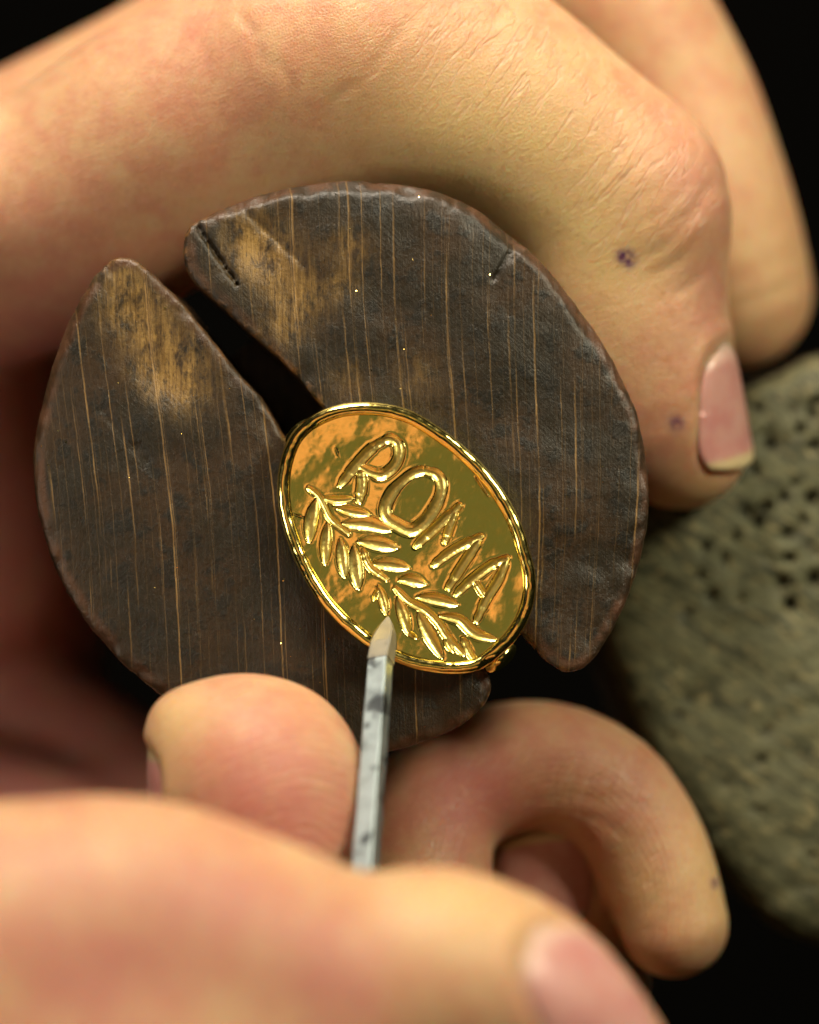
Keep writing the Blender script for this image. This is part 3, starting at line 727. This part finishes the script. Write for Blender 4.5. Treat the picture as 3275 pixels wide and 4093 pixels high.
# curled finger reaching under the clamp
HK = F.sweep_field(ch((330,1180,10,10),(400,1060,-2,8.5),(418,930,-11,7.5),(426,830,-15,7.2),(468,782,-17,7.1),(540,766,-17,6.9),(602,790,-16,6.7),(640,836,-16,6.4),(660,880,-15.5,6.1),(674,924,-15,5.7)))
F.d = smin(F.d, HK, 5)
RG = F.sweep_field(ch((430,1220,0,9),(520,1120,-18,8),(562,1000,-26,9),(556,915,-25,9.0),(548,876,-24,8.2)))
F.d = smin(F.d, RG, 1.5)
n_a = nail(F, None, P(594, 1000, 42), (.55, -.83, -.05), (.26, .30, .92), 8.0, 5.7, label='broad pink thumbnail, blurred in front')
n_b = nail(F, None, P(546, 882, -16), (-.12, 1, -.2), (-.05, .30, .95), 5.0, 5.0, label='nail in shadow inside the bend of the curled finger')
driver = finish_hand('hand', F, 'hand in front with a broad pink thumbnail, pushing the steel graver', 
    red=[(85,985,49,7,.9),(200,915,47,6.5,.7),(320,960,45,6,.65),(340,1015,44,5,.5),(20,900,47,7,.3),(440,790,-9,7,.55),(480,800,-9,6,.6),(560,760,-9,8,.35),(640,800,-9,6,.35),(550,920,-22,9,.5)],
    yel=[(430,880,43,5,.7),(500,910,41,5,.6),(720,900,-14,5,.7),(700,840,-12,4,.4),(620,900,-10,4,.5)],  # yellow light on the thumb and the curled finger's edge, painted as skin colour
    dark=[(716,885,-11,.45,1.0)],
    wrinkle=[(600,800,-9,7,.9),(640,860,-9,7,.6),(440,780,-9,6,.5)],
    ridges=[(560,905,-12,17,.62)], nails=[], creases=[(-20, .55, .22, l) for l in ([(576,827),(594,845),(606,869)],[(529,806),(581,797),(632,820)],[(570,815),(605,825),(640,850)],[(585,805),(620,800),(660,815)],[(640,925),(655,905),(660,880)])])
n_a(); n_b()
for o in [o for o in COL.objects if o.name.startswith('fingernail') and o.parent is None]: o.parent = driver

# ------------------------------------------------------------------ bench pin
PIN = [(1150,318),(900,335),(819,352),(775,372),(705,420),(645,480),(608,560),(603,640),(617,690),(634,735),(655,780),(695,840),(735,898),(774,932),(830,955),(1150,985)]
zt = -22.5
pl = resample(np.array([P(x, y, zt)[:2] for x, y in PIN]), 1.5, smooth=5)
F = Field((pl[:, 0].min()-2, pl[:, 1].min()-2, -62), (60, pl[:, 1].max()+2, zt+3), .55)
X, Y = np.meshgrid(F.ax[0], F.ax[1], indexing='ij'); d2 = poly_sdf(X, Y, pl)
q = np.stack([X, Y, X*0], -1); d2 = d2+.35*fbm(q*.25, 3, 71)
top = zt+.5*fbm(q*.1, 2, 73)+.16*fbm(np.stack([(X*.85+Y*.52)*.25, (-X*.52+Y*.85)*1.1, X*0], -1), 3, 75)-.9*np.clip((d2+9)/9, 0, 1)**2
holes = [(771,443,1.05),(759,407,.7),(813,414,.8),(814,446,.9),(794,484,.75),(783,498,.7),(812,499,.7),(767,507,.75),(757,522,.8),(745,512,.6),(788,535,.7),(786,559,.6),(792,558,.6),(705,548,.6),(735,538,.6),(783,583,.8),(814,579,.9),(790,605,.85),(712,596,.6),(743,600,.6),(688,612,.6),(761,761,.5),(700,575,.5),(725,560,.5),(803,520,.5),(770,560,.5),(756,470,.5),(800,430,.5)]
pitf = np.zeros_like(top)
for (x, y, r) in holes:
    r *= random.uniform(.5, .85)
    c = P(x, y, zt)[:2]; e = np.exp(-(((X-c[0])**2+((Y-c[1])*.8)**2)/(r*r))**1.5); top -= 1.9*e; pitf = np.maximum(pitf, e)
for _ in range(70):
    x, y, r = random.uniform(650, 830), 400+540*random.random()**2.2, random.uniform(.25, .45)
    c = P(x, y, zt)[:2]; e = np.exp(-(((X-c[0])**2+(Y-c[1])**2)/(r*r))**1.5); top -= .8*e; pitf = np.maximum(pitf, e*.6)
Z = F.ax[2][None, None, :]
F.d = smax(np.broadcast_to(d2[..., None], F.d.shape).astype(np.float32), (Z-top[..., None]).astype(np.float32), 7.0)
F.d = smax(F.d, np.broadcast_to(-60-Z, F.d.shape).astype(np.float32), 1.0)
F.d = smax(F.d, np.broadcast_to((X-57)[..., None], F.d.shape).astype(np.float32), 1.0)
v, f = F.surface(1)
gi = np.clip(((v[:, :2]-F.lo[:2])/F.h).round().astype(int), 0, np.array(d2.shape)-1)
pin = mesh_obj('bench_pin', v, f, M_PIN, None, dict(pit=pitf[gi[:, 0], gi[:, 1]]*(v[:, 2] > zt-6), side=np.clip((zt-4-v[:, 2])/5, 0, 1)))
tag(pin, 'worn olive-brown wooden bench pin full of small holes, behind the fingers', 'bench pin')

# ------------------------------------------------------------------ gold dust on the clamp
vv, ff = [], []
for FF in (FL, FR):
    k = 0
    while k < 190:
        x, y = random.uniform(FF.lo[0], FF.ax[0][-1]), random.uniform(FF.lo[1], FF.ax[1][-1])
        zs = np.linspace(1.8, -2, 30); s = FF.sample(np.c_[np.full(30, x), np.full(30, y), zs])
        j = np.argmax(s < 0)
        if j == 0: continue
        c = np.array([x, y, zs[j]+.03]); r = random.uniform(.035, .085); b0 = len(vv)
        for _ in range(4): vv.append(c+np.random.normal(size=3)*r*np.array([1, 1, .6]))
        ff += [(b0, b0+1, b0+2), (b0, b0+3, b0+1), (b0, b0+2, b0+3), (b0+1, b0+3, b0+2)]
        k += 1
tag(mesh_obj('gold_dust', np.array(vv), ff, M_GOLD_RIM, None, smooth=False), 'fine gold dust scattered over the dark clamp wood', 'gold dust', kind='stuff')
